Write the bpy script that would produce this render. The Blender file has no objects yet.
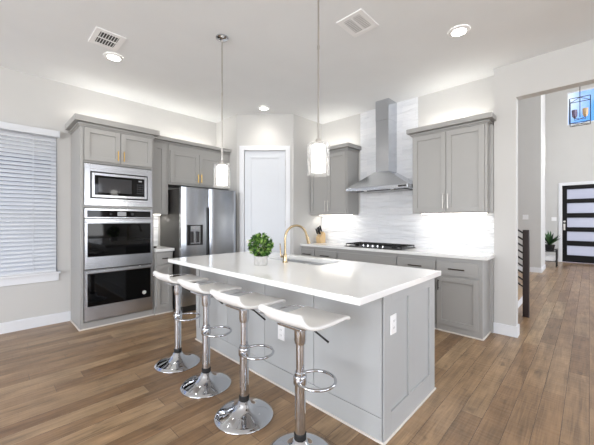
import bpy, bmesh, math, random
from mathutils import Vector, Matrix
random.seed(7)
S = bpy.context.scene
COL = S.collection
PI = math.pi

# ------------------------------------------------------------------ camera
cam_d = bpy.data.cameras.new('camera'); cam = bpy.data.objects.new('camera', cam_d); COL.objects.link(cam)
cam_d.sensor_width = 36; cam_d.lens = 302.3 / 594 * 36; cam_d.shift_y = -2.2 / 594; cam_d.clip_start = 0.05
cam.location = (0, 0, 1.31); cam.rotation_euler = (PI/2, 0, 0.76848 - PI/2)
S.camera = cam
S.view_settings.view_transform = 'Standard'; S.view_settings.look = 'None'
S.view_settings.gamma = 1; S.view_settings.use_curve_mapping = False
S.view_settings.exposure = 0.68

# ------------------------------------------------------------------ world
def lin(c):
    return tuple(((v/255)/12.92 if v/255 <= .04045 else ((v/255+.055)/1.055)**2.4) for v in c) + (1,)
W = bpy.data.worlds.new('sky'); S.world = W; W.use_nodes = True
nt = W.node_tree; nt.nodes.clear()
def N(nt, t, **kw):
    n = nt.nodes.new(t)
    for k, v in kw.items():
        if k.startswith('in_'): n.inputs[k[3:].replace('_', ' ')].default_value = v
        else: setattr(n, k, v)
    return n
tc = N(nt, 'ShaderNodeTexCoord'); sep = N(nt, 'ShaderNodeSeparateXYZ'); nt.links.new(tc.outputs['Generated'], sep.inputs[0])
rmp = N(nt, 'ShaderNodeValToRGB'); nt.links.new(sep.outputs['Z'], rmp.inputs[0])
e = rmp.color_ramp.elements; e[0].position = 0; e[0].color = lin((185, 185, 180)); e[1].position = .5; e[1].color = lin((70, 135, 225))
m = rmp.color_ramp.elements.new(.03); m.color = lin((175, 200, 235)); m = rmp.color_ramp.elements.new(.22); m.color = lin((95, 160, 235))
cl = N(nt, 'ShaderNodeTexNoise', in_Scale=5.0, in_Detail=5.0); nt.links.new(tc.outputs['Generated'], cl.inputs['Vector'])
cr = N(nt, 'ShaderNodeValToRGB'); cr.color_ramp.elements[0].position = .52; cr.color_ramp.elements[1].position = .7
nt.links.new(cl.outputs['Fac'], cr.inputs[0])
mx = N(nt, 'ShaderNodeMixRGB'); mx.inputs[2].default_value = (.85, .9, 1, 1)
nt.links.new(cr.outputs[0], mx.inputs[0]); nt.links.new(rmp.outputs[0], mx.inputs[1])
bg = N(nt, 'ShaderNodeBackground', in_Strength=1.0); nt.links.new(mx.outputs[0], bg.inputs[0])
wo = N(nt, 'ShaderNodeOutputWorld'); nt.links.new(bg.outputs[0], wo.inputs[0])

# ------------------------------------------------------------------ sun + daylight through the windows, plus an added hall fill
def area(name, loc, target, sx, sy, power, color=(1, 1, 1), spread=PI):
    d = bpy.data.lights.new(name, 'AREA'); d.shape = 'RECTANGLE'; d.size = sx; d.size_y = sy
    d.energy = power; d.color = color; d.spread = spread
    o = bpy.data.objects.new(name, d); COL.objects.link(o); o.location = loc
    o.rotation_euler = (Vector(target) - Vector(loc)).to_track_quat('-Z', 'Y').to_euler()
    return o
sd = bpy.data.lights.new('sun', 'SUN'); sd.energy = 9.0; sd.angle = .01; sd.color = (1, .95, .87)
so = bpy.data.objects.new('sun', sd); COL.objects.link(so); so.rotation_euler = Vector((-1.86, 1.07, -1.4)).to_track_quat('-Z', 'Y').to_euler()
DAY = (0.985, 0.99, 1.0)
area('daylight_back_windows', (-4.62, .6, 1.75), (0, .6, 2.7), 5.6, 2.1, 270, DAY)
area('daylight_side_windows', (.4, -5.12, 1.75), (.4, 0, 2.7), 5.6, 2.1, 140, DAY)
area('hall_fill_light', (8.4, -3.14, 2.9), (8.4, 0, 2.6), 4.6, 4.2, 230, DAY)  # added fill light for the hall, outside its invented window

# ------------------------------------------------------------------ materials
MATS = {}
def mat(name, color, rough=.5, metal=0, bump=None, var=None, **kw):
    """procedural: base colour varied a little by noise, optional noise bump (scale xyz, strength)"""
    m = bpy.data.materials.new(name); m.use_nodes = True; MATS[name] = m
    nt = m.node_tree; b = nt.nodes['Principled BSDF']
    c = lin(color)
    b.inputs['Base Color'].default_value = c; b.inputs['Roughness'].default_value = rough; b.inputs['Metallic'].default_value = metal
    for k, v in kw.items(): b.inputs[k.replace('_', ' ')].default_value = v
    tc = N(nt, 'ShaderNodeTexCoord'); mp = N(nt, 'ShaderNodeMapping'); nt.links.new(tc.outputs['Object'], mp.inputs[0])
    v = var or ((3, 3, 3), .03)
    mp.inputs['Scale'].default_value = v[0]
    no = N(nt, 'ShaderNodeTexNoise', in_Scale=1.0, in_Detail=3.0); nt.links.new(mp.outputs[0], no.inputs['Vector'])
    mr = N(nt, 'ShaderNodeMapRange'); mr.inputs['To Min'].default_value = 1 - v[1]; mr.inputs['To Max'].default_value = 1 + v[1]
    nt.links.new(no.outputs['Fac'], mr.inputs[0])
    mm = N(nt, 'ShaderNodeVectorMath', operation='SCALE'); mm.inputs[0].default_value = c[:3]
    nt.links.new(mr.outputs[0], mm.inputs['Scale']); nt.links.new(mm.outputs[0], b.inputs['Base Color'])
    if bump:
        mp2 = N(nt, 'ShaderNodeMapping'); mp2.inputs['Scale'].default_value = bump[0]; nt.links.new(tc.outputs['Object'], mp2.inputs[0])
        n2 = N(nt, 'ShaderNodeTexNoise', in_Scale=1.0, in_Detail=2.0); nt.links.new(mp2.outputs[0], n2.inputs['Vector'])
        bp = N(nt, 'ShaderNodeBump', in_Strength=bump[1], in_Distance=bump[2]); nt.links.new(n2.outputs['Fac'], bp.inputs['Height'])
        nt.links.new(bp.outputs[0], b.inputs['Normal'])
    return m
def emis(name, color, strength):
    m = bpy.data.materials.new(name); m.use_nodes = True
    b = m.node_tree.nodes['Principled BSDF']; b.inputs['Base Color'].default_value = (.3, .3, .3, 1)
    b.inputs['Emission Color'].default_value = lin(color); b.inputs['Emission Strength'].default_value = strength
    return m
def thin_glass(name, tint=(1, 1, 1), glossy=.1, frost=0.0):
    m = bpy.data.materials.new(name); m.use_nodes = True; nt = m.node_tree; nt.nodes.clear()
    o = N(nt, 'ShaderNodeOutputMaterial'); t = N(nt, 'ShaderNodeBsdfTransparent'); t.inputs[0].default_value = tint + (1,)
    g = N(nt, 'ShaderNodeBsdfGlossy', in_Roughness=.02); a = N(nt, 'ShaderNodeMixShader')
    fr = N(nt, 'ShaderNodeLayerWeight', in_Blend=.5); pw = N(nt, 'ShaderNodeMath', operation='POWER'); pw.inputs[1].default_value = 4.0; nt.links.new(fr.outputs['Facing'], pw.inputs[0])
    ad = N(nt, 'ShaderNodeMath', operation='MULTIPLY_ADD'); ad.inputs[1].default_value = .6; ad.inputs[2].default_value = glossy
    nt.links.new(pw.outputs[0], ad.inputs[0]); nt.links.new(ad.outputs[0], a.inputs[0]); nt.links.new(t.outputs[0], a.inputs[1]); nt.links.new(g.outputs[0], a.inputs[2])
    last = a
    if frost:
        d = N(nt, 'ShaderNodeBsdfTranslucent'); w_ = name.startswith('clear'); d.inputs[0].default_value = (.9, .9, .9, 1) if w_ else (.45, .46, .52, 1); d2 = N(nt, 'ShaderNodeBsdfDiffuse'); d2.inputs[0].default_value = (.9, .9, .9, 1) if w_ else (.5, .51, .57, 1)
        x = N(nt, 'ShaderNodeMixShader'); x.inputs[0].default_value = .45; nt.links.new(d.outputs[0], x.inputs[1]); nt.links.new(d2.outputs[0], x.inputs[2])
        y = N(nt, 'ShaderNodeMixShader'); y.inputs[0].default_value = frost; nt.links.new(a.outputs[0], y.inputs[1]); nt.links.new(x.outputs[0], y.inputs[2]); last = y
    nt.links.new(last.outputs[0], o.inputs[0]); return m

WALL = mat('wall_paint', (200, 199, 196), .7, bump=((90, 90, 90), .06, .002))
CEIL = mat('ceiling_paint', (229, 231, 232), .8, bump=((60, 60, 60), .08, .002))
TRIM = mat('white_trim', (226, 228, 231), .4)
PDOOR = mat('pantry_door_paint', (213, 217, 222), .38)
CAB = mat('grey_cabinet_paint', (164, 163, 160), .42)
ISL = mat('island_grey_paint', (176, 178, 178), .42)
QUARTZ = mat('white_quartz', (236, 236, 234), .12, var=((5, 9, 5), .02))
STEEL = mat('stainless_steel', (196, 198, 202), .27, 1, bump=((1.5, 1.5, 260), .05, .001), var=((1, 1, 120), .05))
STEELH = mat('stainless_steel_hood', (200, 203, 208), .2, 1, bump=((2, 2, 300), .12, .001), var=((1, 1, 120), .05))
STEELV = mat('stainless_steel_fridge', (190, 194, 200), .24, 1, bump=((300, 300, 2), .12, .001), var=((120, 120, 1), .05))
DSTEEL = mat('dark_fridge_side', (60, 58, 56), .5, .3)
CHROME = mat('chrome', (203, 205, 209), .05, 1)
BLACKG = mat('black_oven_glass', (5, 5, 6), .04, 0, Specular_IOR_Level=.3)
SCREEN = mat('microwave_window', (60, 60, 62), .06, 0)
BLACK = mat('black_enamel', (16, 16, 17), .35)
IRON = mat('cast_iron', (22, 22, 23), .6, bump=((80, 80, 80), .2, .002))
GOLD = mat('brushed_gold', (222, 184, 100), .3, 1)
FAUC = mat('champagne_gold', (192, 172, 138), .27, 1)
BRONZE = mat('dark_bronze', (70, 64, 58), .35, .9)
NICKEL = mat('satin_nickel', (192, 188, 182), .3, 1)
LEATHER = mat('white_leatherette', (228, 227, 224), .38, bump=((160, 160, 160), .1, .001))
PLASTIC = mat('white_plastic', (238, 238, 238), .35)
RUBBER = mat('black_rubber', (18, 18, 18), .6)
BLIND = mat('blind_white', (214, 217, 221), .5)
DARKWOOD = mat('dark_walnut', (34, 16, 12), .4, var=((3, 3, 40), .3))
TREAD = mat('stair_tread', (176, 150, 120), .5, var=((30, 3, 3), .15))
BLOCK = mat('beech_block', (205, 175, 130), .5, var=((40, 3, 3), .1))
BLACKDOOR = mat('black_door_paint', (12, 11, 13), .5, Specular_IOR_Level=.25)
LEAF = mat('boxwood_leaf', (104, 150, 62), .45, var=((70, 70, 70), 1.0))
LEAF2 = mat('palm_leaf', (40, 82, 40), .5, var=((20, 20, 20), .5))
STEM = mat('plant_stem', (84, 66, 40), .7)
SHOE = mat('pale_shoe_moulding', (222, 216, 208), .5)
GLASS = thin_glass('clear_shade_glass', (1, 1, 1), .07, .045)
WGLASS = thin_glass('window_glass', (.97, .98, 1), .03)
FROST = thin_glass('frosted_door_glass', (.6, .62, .68), .02, .8)
POTG = mat('white_crackle_pot', (186, 184, 180), .25, var=((60, 60, 25), .3), bump=((70, 70, 30), .3, .003))
BULB = emis('pendant_glow', (255, 250, 242), 5.0)
CAN = emis('downlight_glow', (255, 250, 240), 14.0)
LED = emis('led_strip_glow', (255, 246, 232), 6.0)
DISP = emis('display_glow', (150, 160, 175), .08)
AMBER = mat('amber_glass', (205, 175, 135), .2); PURPLE = mat('smoky_glass', (110, 100, 125), .2)

def per_leaf(m, c0, c1, c2):
    nt = m.node_tree; b = nt.nodes['Principled BSDF']; g = N(nt, 'ShaderNodeNewGeometry'); rp = N(nt, 'ShaderNodeValToRGB')
    e = rp.color_ramp.elements; e[0].color = lin(c0); e[1].color = lin(c2); q = e.new(.55); q.color = lin(c1)
    nt.links.new(g.outputs['Random Per Island'], rp.inputs[0]); nt.links.new(rp.outputs[0], b.inputs['Base Color'])
per_leaf(LEAF, (22, 52, 18), (62, 108, 38), (158, 190, 100)); per_leaf(LEAF2, (18, 40, 22), (34, 70, 36), (70, 110, 60))
def floor_mat():
    m = bpy.data.materials.new('oak_plank_floor'); m.use_nodes = True; nt = m.node_tree; b = nt.nodes['Principled BSDF']; L = nt.links.new
    tc = N(nt, 'ShaderNodeTexCoord')
    br = N(nt, 'ShaderNodeTexBrick', offset=.37, offset_frequency=3, squash=1.0)
    br.inputs['Color1'].default_value = (0, 0, 0, 1); br.inputs['Color2'].default_value = (1, 1, 1, 1); br.inputs['Mortar'].default_value = (.5, .5, .5, 1)
    br.inputs['Scale'].default_value = 1; br.inputs['Mortar Size'].default_value = .0016; br.inputs['Mortar Smooth'].default_value = .3
    br.inputs['Brick Width'].default_value = 1.15; br.inputs['Row Height'].default_value = .127; br.inputs['Bias'].default_value = 0
    # shift each row by a random amount so that butt joints scatter
    sx = N(nt, 'ShaderNodeSeparateXYZ'); L(tc.outputs['Object'], sx.inputs[0])
    dv = N(nt, 'ShaderNodeMath', operation='DIVIDE'); dv.inputs[1].default_value = .127; L(sx.outputs['Y'], dv.inputs[0])
    fl = N(nt, 'ShaderNodeMath', operation='FLOOR'); L(dv.outputs[0], fl.inputs[0])
    wn = N(nt, 'ShaderNodeTexWhiteNoise', noise_dimensions='1D'); L(fl.outputs[0], wn.inputs['W'])
    ad = N(nt, 'ShaderNodeMath', operation='MULTIPLY_ADD'); ad.inputs[1].default_value = 3.1; L(wn.outputs['Value'], ad.inputs[0]); L(sx.outputs['X'], ad.inputs[2])
    cx = N(nt, 'ShaderNodeCombineXYZ'); L(ad.outputs[0], cx.inputs[0]); L(sx.outputs['Y'], cx.inputs[1])
    L(cx.outputs[0], br.inputs['Vector'])
    # plank tone
    pr = N(nt, 'ShaderNodeValToRGB'); L(br.outputs['Color'], pr.inputs[0])
    e = pr.color_ramp.elements; e[0].position = 0; e[0].color = lin((128, 100, 72)); e[1].position = 1; e[1].color = lin((164, 137, 105))
    q = e.new(.35); q.color = lin((145, 116, 86)); q = e.new(.7); q.color = lin((155, 127, 96))
    # grain
    g = N(nt, 'ShaderNodeMapping'); g.inputs['Scale'].default_value = (2.4, 48, 1); L(cx.outputs[0], g.inputs[0])
    gn = N(nt, 'ShaderNodeTexNoise', in_Scale=1.0, in_Detail=8.0, in_Distortion=1.2, in_Roughness=.62); L(g.outputs[0], gn.inputs['Vector'])
    g2 = N(nt, 'ShaderNodeMapping'); g2.inputs['Scale'].default_value = (3.0, 9, 1); L(cx.outputs[0], g2.inputs[0])
    gn2 = N(nt, 'ShaderNodeTexNoise', in_Scale=1.0, in_Detail=3.0); L(g2.outputs[0], gn2.inputs['Vector'])
    sm = N(nt, 'ShaderNodeMath', operation='MULTIPLY_ADD'); sm.inputs[1].default_value = .9; L(gn2.outputs['Fac'], sm.inputs[0]); L(gn.outputs['Fac'], sm.inputs[2])
    mr = N(nt, 'ShaderNodeMapRange'); mr.inputs['From Min'].default_value = .55; mr.inputs['From Max'].default_value = 1.35; mr.inputs['To Min'].default_value = .42; mr.inputs['To Max'].default_value = 1.5
    L(sm.outputs[0], mr.inputs[0])
    vs = N(nt, 'ShaderNodeVectorMath', operation='SCALE'); L(pr.outputs[0], vs.inputs[0]); L(mr.outputs[0], vs.inputs['Scale'])
    km = N(nt, 'ShaderNodeMapping'); km.inputs['Scale'].default_value = (5, 11, 1); L(cx.outputs[0], km.inputs[0])
    kn_ = N(nt, 'ShaderNodeTexNoise', in_Scale=1.0, in_Detail=2.0); L(km.outputs[0], kn_.inputs['Vector'])
    kr = N(nt, 'ShaderNodeMapRange'); kr.inputs['From Min'].default_value = .64; kr.inputs['From Max'].default_value = .76; kr.inputs['To Min'].default_value = 1.0; kr.inputs['To Max'].default_value = .6; L(kn_.outputs['Fac'], kr.inputs[0])
    vk = N(nt, 'ShaderNodeVectorMath', operation='SCALE'); L(vs.outputs[0], vk.inputs[0]); L(kr.outputs[0], vk.inputs['Scale'])
    mx = N(nt, 'ShaderNodeMixRGB'); L(br.outputs['Fac'], mx.inputs[0]); L(vk.outputs[0], mx.inputs[1]); mx.inputs[2].default_value = lin((84, 64, 48))
    L(mx.outputs[0], b.inputs['Base Color'])
    b.inputs['Roughness'].default_value = .3
    # hand-scraped surface
    h = N(nt, 'ShaderNodeMapping'); h.inputs['Scale'].default_value = (34, 4, 1); L(cx.outputs[0], h.inputs[0])
    hn = N(nt, 'ShaderNodeTexNoise', in_Scale=1.0, in_Detail=1.0); L(h.outputs[0], hn.inputs['Vector'])
    hm = N(nt, 'ShaderNodeMath', operation='MULTIPLY_ADD'); hm.inputs[1].default_value = -1.5; L(br.outputs['Fac'], hm.inputs[0]); L(hn.outputs['Fac'], hm.inputs[2])
    bp = N(nt, 'ShaderNodeBump', in_Strength=.5, in_Distance=.004); L(hm.outputs[0], bp.inputs['Height']); L(bp.outputs[0], b.inputs['Normal'])
    return m
FLOOR = floor_mat()

def tile_mat():
    m = bpy.data.materials.new('wavy_white_tile'); m.use_nodes = True; nt = m.node_tree; b = nt.nodes['Principled BSDF']; L = nt.links.new
    tc = N(nt, 'ShaderNodeTexCoord'); sx = N(nt, 'ShaderNodeSeparateXYZ'); L(tc.outputs['Object'], sx.inputs[0])
    cx = N(nt, 'ShaderNodeCombineXYZ'); L(sx.outputs['Y'], cx.inputs[0]); L(sx.outputs['Z'], cx.inputs[1])
    br = N(nt, 'ShaderNodeTexBrick', offset=.5); L(cx.outputs[0], br.inputs['Vector'])
    br.inputs['Scale'].default_value = 1; br.inputs['Brick Width'].default_value = .40; br.inputs['Row Height'].default_value = .10; br.inputs['Mortar Size'].default_value = .0008
    br.inputs['Color1'].default_value = lin((226, 228, 231)); br.inputs['Color2'].default_value = lin((236, 237, 239)); br.inputs['Mortar'].default_value = lin((224, 225, 227))
    L(br.outputs['Color'], b.inputs['Base Color']); b.inputs['Roughness'].default_value = .22
    mp = N(nt, 'ShaderNodeMapping'); mp.inputs['Scale'].default_value = (3.2, 17, 1); L(cx.outputs[0], mp.inputs[0])
    n = N(nt, 'ShaderNodeTexNoise', in_Scale=1.0, in_Detail=1.5, in_Distortion=.6); L(mp.outputs[0], n.inputs['Vector'])
    hm = N(nt, 'ShaderNodeMath', operation='MULTIPLY_ADD'); hm.inputs[1].default_value = -.08; L(br.outputs['Fac'], hm.inputs[0]); L(n.outputs['Fac'], hm.inputs[2])
    bp = N(nt, 'ShaderNodeBump', in_Strength=1.0, in_Distance=.034); L(hm.outputs[0], bp.inputs['Height']); L(bp.outputs[0], b.inputs['Normal'])
    return m
TILE = tile_mat()

# ------------------------------------------------------------------ mesh helpers (all coordinates in world space; obj() rebases them on the root)
class Fr:   # a vertical face: a runs along it, n points out of it
    def __init__(s, ox, oy, ax, ay, nx, ny): s.o = Vector((ox, oy, 0)); s.a = Vector((ax, ay, 0)); s.n = Vector((nx, ny, 0))
    def p(s, a, n, z): return s.o + s.a * a + s.n * n + Vector((0, 0, z))
def LF(y): return Fr(0, y, 1, 0, 0, -1)      # faces -Y, a = world X
def RF(x): return Fr(x, 0, 0, 1, -1, 0)      # faces -X, a = world Y
WF = Fr(0, 0, 1, 0, 0, 1)                    # plain world axes
def box(bm, x0, x1, y0, y1, z0, z1, fr=WF):
    v = [bm.verts.new(fr.p(a, n, z)) for a in (x0, x1) for n in (y0, y1) for z in (z0, z1)]
    for f in ((0, 1, 3, 2), (4, 6, 7, 5), (0, 4, 5, 1), (2, 3, 7, 6), (0, 2, 6, 4), (1, 5, 7, 3)): bm.faces.new([v[i] for i in f])
def tube(bm, pts, r, seg=12, cap=True, closed=False):
    pts = [Vector(p) for p in pts]; n = len(pts); rings = []
    up = Vector((0, 0, 1)); prev = None
    for i, p in enumerate(pts):
        if closed: t = pts[(i+1) % n] - pts[i-1]
        else: t = pts[min(i+1, n-1)] - pts[max(i-1, 0)]
        t.normalize()
        if prev is None:
            u = up if abs(t.z) < .9 else Vector((1, 0, 0)); x = t.cross(u).normalized()
        else: x = (prev - t * prev.dot(t)).normalized()
        prev = x; y = t.cross(x); rr = r[i] if isinstance(r, (list, tuple)) else r
        rings.append([bm.verts.new(p + (x * math.cos(2*PI*k/seg) + y * math.sin(2*PI*k/seg)) * rr) for k in range(seg)])
    for i in range(n if closed else n-1):
        A, B = rings[i], rings[(i+1) % n]
        for k in range(seg): bm.faces.new((A[k], A[(k+1) % seg], B[(k+1) % seg], B[k]))
    if cap and not closed: bm.faces.new(rings[0][::-1]); bm.faces.new(rings[-1])
def lathe(bm, c, prof, seg=32, caps=(True, True)):
    rings = [[bm.verts.new((c[0] + r*math.cos(2*PI*k/seg), c[1] + r*math.sin(2*PI*k/seg), c[2] + z)) for k in range(seg)] for r, z in prof]
    for A, B in zip(rings, rings[1:]):
        for k in range(seg): bm.faces.new((A[k], A[(k+1) % seg], B[(k+1) % seg], B[k]))
    if caps[0]: bm.faces.new(rings[0][::-1])
    if caps[1]: bm.faces.new(rings[-1])
def ringbox(bm, fr, a0, a1, z0, z1, w, n0, n1):   # rectangular frame, border w
    box(bm, a0, a0+w, n0, n1, z0, z1, fr); box(bm, a1-w, a1, n0, n1, z0, z1, fr)
    box(bm, a0+w, a1-w, n0, n1, z1-w, z1, fr); box(bm, a0+w, a1-w, n0, n1, z0, z0+w, fr)
def disc(bm, fr, a, n, z, r, t, seg=20):          # disc lying on a face
    A = [bm.verts.new(fr.p(a + r*math.cos(2*PI*k/seg), n, z + r*math.sin(2*PI*k/seg))) for k in range(seg)]
    B = [bm.verts.new(fr.p(a + r*math.cos(2*PI*k/seg), n+t, z + r*math.sin(2*PI*k/seg))) for k in range(seg)]
    for k in range(seg): bm.faces.new((A[k], A[(k+1) % seg], B[(k+1) % seg], B[k]))
    bm.faces.new(B); bm.faces.new(A[::-1])
def NB(): return bmesh.new()
def rootloc(o):
    while o.parent: o = o.parent
    return Vector(o.location)
def obj(name, bm, m, parent=None, bevel=.0, smooth=False, subsurf=0):
    bmesh.ops.recalc_face_normals(bm, faces=bm.faces)
    if parent is not None:
        l = rootloc(parent)
        for v in bm.verts: v.co -= l
    me = bpy.data.meshes.new(name); bm.to_mesh(me); bm.free()
    me.materials.append(m)
    o = bpy.data.objects.new(name, me); COL.objects.link(o)
    if parent is not None: o.parent = parent
    if bevel:
        b = o.modifiers.new('bevel', 'BEVEL'); b.width = bevel; b.segments = 2; b.limit_method = 'ANGLE'; b.angle_limit = .6
    if subsurf:
        s = o.modifiers.new('sub', 'SUBSURF'); s.levels = s.render_levels = subsurf
    if smooth:
        for p in me.polygons: p.use_smooth = True
        if smooth == 'auto':
            for p in me.polygons: p.use_smooth = True
            me.set_sharp_from_angle(angle=.6)
    return o
def tag(o, label, cat, group=None):
    o['label'] = label; o['category'] = cat
    if group: o['group'] = group
    return o
def thing(name, label, cat, loc=(0, 0, 0), group=None):
    o = bpy.data.objects.new(name, None); COL.objects.link(o); o.location = loc; o.empty_display_size = .1
    return tag(o, label, cat, group)
def struct(name, bm, m, parent=None, **kw):
    o = obj(name, bm, m, parent, **kw)
    if parent is None: o['kind'] = 'structure'
    return o
def B(*a):
    bm = NB()
    for t in a: box(bm, *t)
    return bm
def lab(o, text): o['label'] = text; return o

# ------------------------------------------------------------------ the room
CZ = 3.08; WY = 4.88; WX = 4.33; HZ = 5.7
struct('floor', B((-4.6, 13.0, -5.1, 5.1, -.1, 0)), FLOOR)
struct('ceiling', B((-4.6, 4.14, -5.1, WY, CZ, CZ+.12), (4.14, WX, .81, WY, CZ, CZ+.12)), CEIL)
# oven wall with the window opening
wx0, wx1, wz0, wz1 = -1.15, .645, .66, 2.40
struct('wall_left', B((-4.6, wx0, WY, WY+.14, 0, CZ+.12), (wx1, 4.45, WY, WY+.14, 0, CZ+.12), (wx0, wx1, WY, WY+.14, 0, wz0), (wx0, wx1, WY, WY+.14, wz1, CZ+.12)), WALL)
struct('wall_range', B((WX, 4.45, .80, WY, 0, HZ)), WALL)
oy = .590; oz = 2.69; JX = 4.27
struct('wall_right', B((4.14, JX, oy, .80, 0, HZ), (JX, 4.45, .72, .80, 0, HZ), (4.14, JX, -2.0, oy, oz, HZ), (4.14, JX, -5.1, -2.0, 0, HZ)), WALL)
# walls behind the camera, with tall windows
def wall_with_holes(name, axis, pos, t, lo, hi, holes, z0, z1, zt):
    bm = NB(); prev = lo
    def bb(a, b_, c, d):
        if axis == 'x': box(bm, pos, pos+t, a, b_, c, d)
        else: box(bm, a, b_, pos, pos+t, c, d)
    for a, b_ in holes:
        bb(prev, a, 0, zt); bb(a, b_, 0, z0); bb(a, b_, z1, zt); prev = b_
    bb(prev, hi, 0, zt)
    return struct(name, bm, WALL)
wall_with_holes('wall_back', 'x', -4.6, .12, -5.1, 5.02, [(-2.2, -.5), (-.3, 1.4), (1.6, 3.3)], .7, 2.75, CZ+.12)
wall_with_holes('wall_near', 'y', -5.1, .12, -4.48, 4.29, [(-2.3, -.6), (-.4, 1.3), (1.5, 3.2)], .7, 2.75, CZ+.12)
wn = 2
for ax, pos, hs in (('x', -4.54, [(-2.2, -.5), (-.3, 1.4), (1.6, 3.3)]), ('y', -5.04, [(-2.3, -.6), (-.4, 1.3), (1.5, 3.2)])):
    for a, b_ in hs:
        fr = Fr(pos, 0, 0, 1, 1, 0) if ax == 'x' else Fr(0, pos, 1, 0, 0, 1)
        bm = NB(); ringbox(bm, fr, a, b_, .7, 2.75, .05, -.03, .03); box(bm, a+.05, b_-.05, -.02, .02, 1.70, 1.74, fr); box(bm, (a+b_)/2-.015, (a+b_)/2+.015, -.02, .02, .75, 2.70, fr)
        w = struct('window_%d' % wn, bm, TRIM); wn += 1
        g = NB(); box(g, a+.05, b_-.05, -.004, .004, .75, 2.70, fr); obj('pane', g, WGLASS, w)
struct('sun_block_near', B((-4.6, 4.4, -7.6, -5.12, 3.2, 3.3)), CEIL)  # added unseen slab, keeps sun out of the near-wall windows
struct('sun_block_hall', B((4.45, 12.8, -7.4, -3.14, 5.2, 5.3)), CEIL)  # added unseen slab, shades the hall side window from the sun
struct('wall_backdrop', B((-5.0, 3.0, 7.6, 7.75, 0, 3.4)), mat('backdrop_grey', (128, 126, 122), .9))  # added backdrop wall, greys the gaps between the blind slats
struct('floor_outside', B((-5.0, 3.0, 5.14, 7.6, -.12, -.02)), mat('outside_gravel', (120, 116, 108), .95))
# diagonal pantry wall and its returns
PA = Vector((2.935, 4.238)); PB = Vector((3.578, 3.563)); PL = (PB - PA).length; pd = (PB - PA) / PL
PF = Fr(PA.x, PA.y, pd.x, pd.y, pd.y, -pd.x)
if PF.n.dot(Vector((-1, -1, 0))) < 0: PF.n = -PF.n
dz = 2.475; d0, d1 = .125, .815
bm = NB()
box(bm, 0, d0, -.1, 0, 0, CZ, PF); box(bm, d1, PL, -.1, 0, 0, CZ, PF); box(bm, d0, d1, -.1, 0, dz, CZ, PF)
struct('wall_pantry', bm, WALL)
struct('wall_pantry_left', B((2.935, 3.03, 4.238, WY, 0, CZ)), WALL)
struct('wall_pantry_right', B((3.578, WX, 3.54, 3.64, 0, CZ)), WALL)
bm = NB(); c = .078
box(bm, d0-c, d0, 0, .018, 0, dz+c, PF); box(bm, d1, d1+c, 0, .018, 0, dz+c, PF); box(bm, d0, d1, 0, .018, dz, dz+c, PF)
struct('trim_1', bm, TRIM, bevel=.003)
# pantry door
bm = NB(); a0, a1 = d0+.004, d1-.004
box(bm, a0, a1, -.045, -.018, .01, dz-.006, PF)
for t in ((a0, a0+.11, .01, dz-.006), (a1-.11, a1, .01, dz-.006), (a0+.11, a1-.11, dz-.12, dz-.006), (a0+.11, a1-.11, .01, .22), (a0+.11, a1-.11, .98, 1.10)):
    box(bm, t[0], t[1], -.018, -.008, t[2], t[3], PF)
d = struct('door_1', bm, PDOOR, bevel=.002)
for z in (.25, 1.25, 2.27):
    h = NB(); tube(h, [PF.p(a1+.002, -.002, z-.05), PF.p(a1+.002, -.002, z+.05)], .006, 8); obj('hinge', h, NICKEL, d)
h = NB(); disc(h, PF, a0+.06, -.008, .95, .028, .012); tube(h, [PF.p(a0+.06, 0, .95), PF.p(a0+.06, .04, .95), PF.p(a0+.16, .045, .95)], .009, 8); obj('door_handle', h, NICKEL, d)

# baseboards
struct('baseboard_left', B((-4.48, .783, WY-.016, WY, 0, .115), (-4.48, .783, WY-.011, WY, .115, .125)), TRIM)
struct('baseboard_right', B((4.124, 4.14, oy-.016, .83, 0, .12), (4.14, JX, oy-.016, oy, 0, .12)), TRIM)
struct('baseboard_hall', B((9.634, 9.65, .865, 5.0, 0, .12), (9.65, 10.6, .85, .865, 0, .12), (10.6, 12.66, 1.005, 1.02, 0, .12), (12.645, 12.66, .70, 1.005, 0, .12), (9.634, 9.65, .85, .865, 0, .12)), TRIM)

# kitchen window: stool, apron, head trim, sashes
bm = NB(); f = LF(WY)
box(bm, wx0-.04, .675, -.10, .045, .635, .66, f); box(bm, wx0-.02, .66, 0, .018, .545, .635, f)
win = struct('window_1', bm, TRIM, bevel=.004)
bm = NB(); g = LF(WY+.09); ringbox(bm, g, wx0, wx1, wz0, wz1, .05, -.025, .025); box(bm, wx0, wx1, -.03, .03, 1.50, 1.56, g); box(bm, -.28, -.22, -.03, .03, wz0, wz1, g)
obj('window_frame', bm, TRIM, win)
bm = NB(); box(bm, wx0+.05, wx1-.05, -.003, .003, wz0+.05, wz1-.05, g); obj('pane', bm, WGLASS, win)
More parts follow.
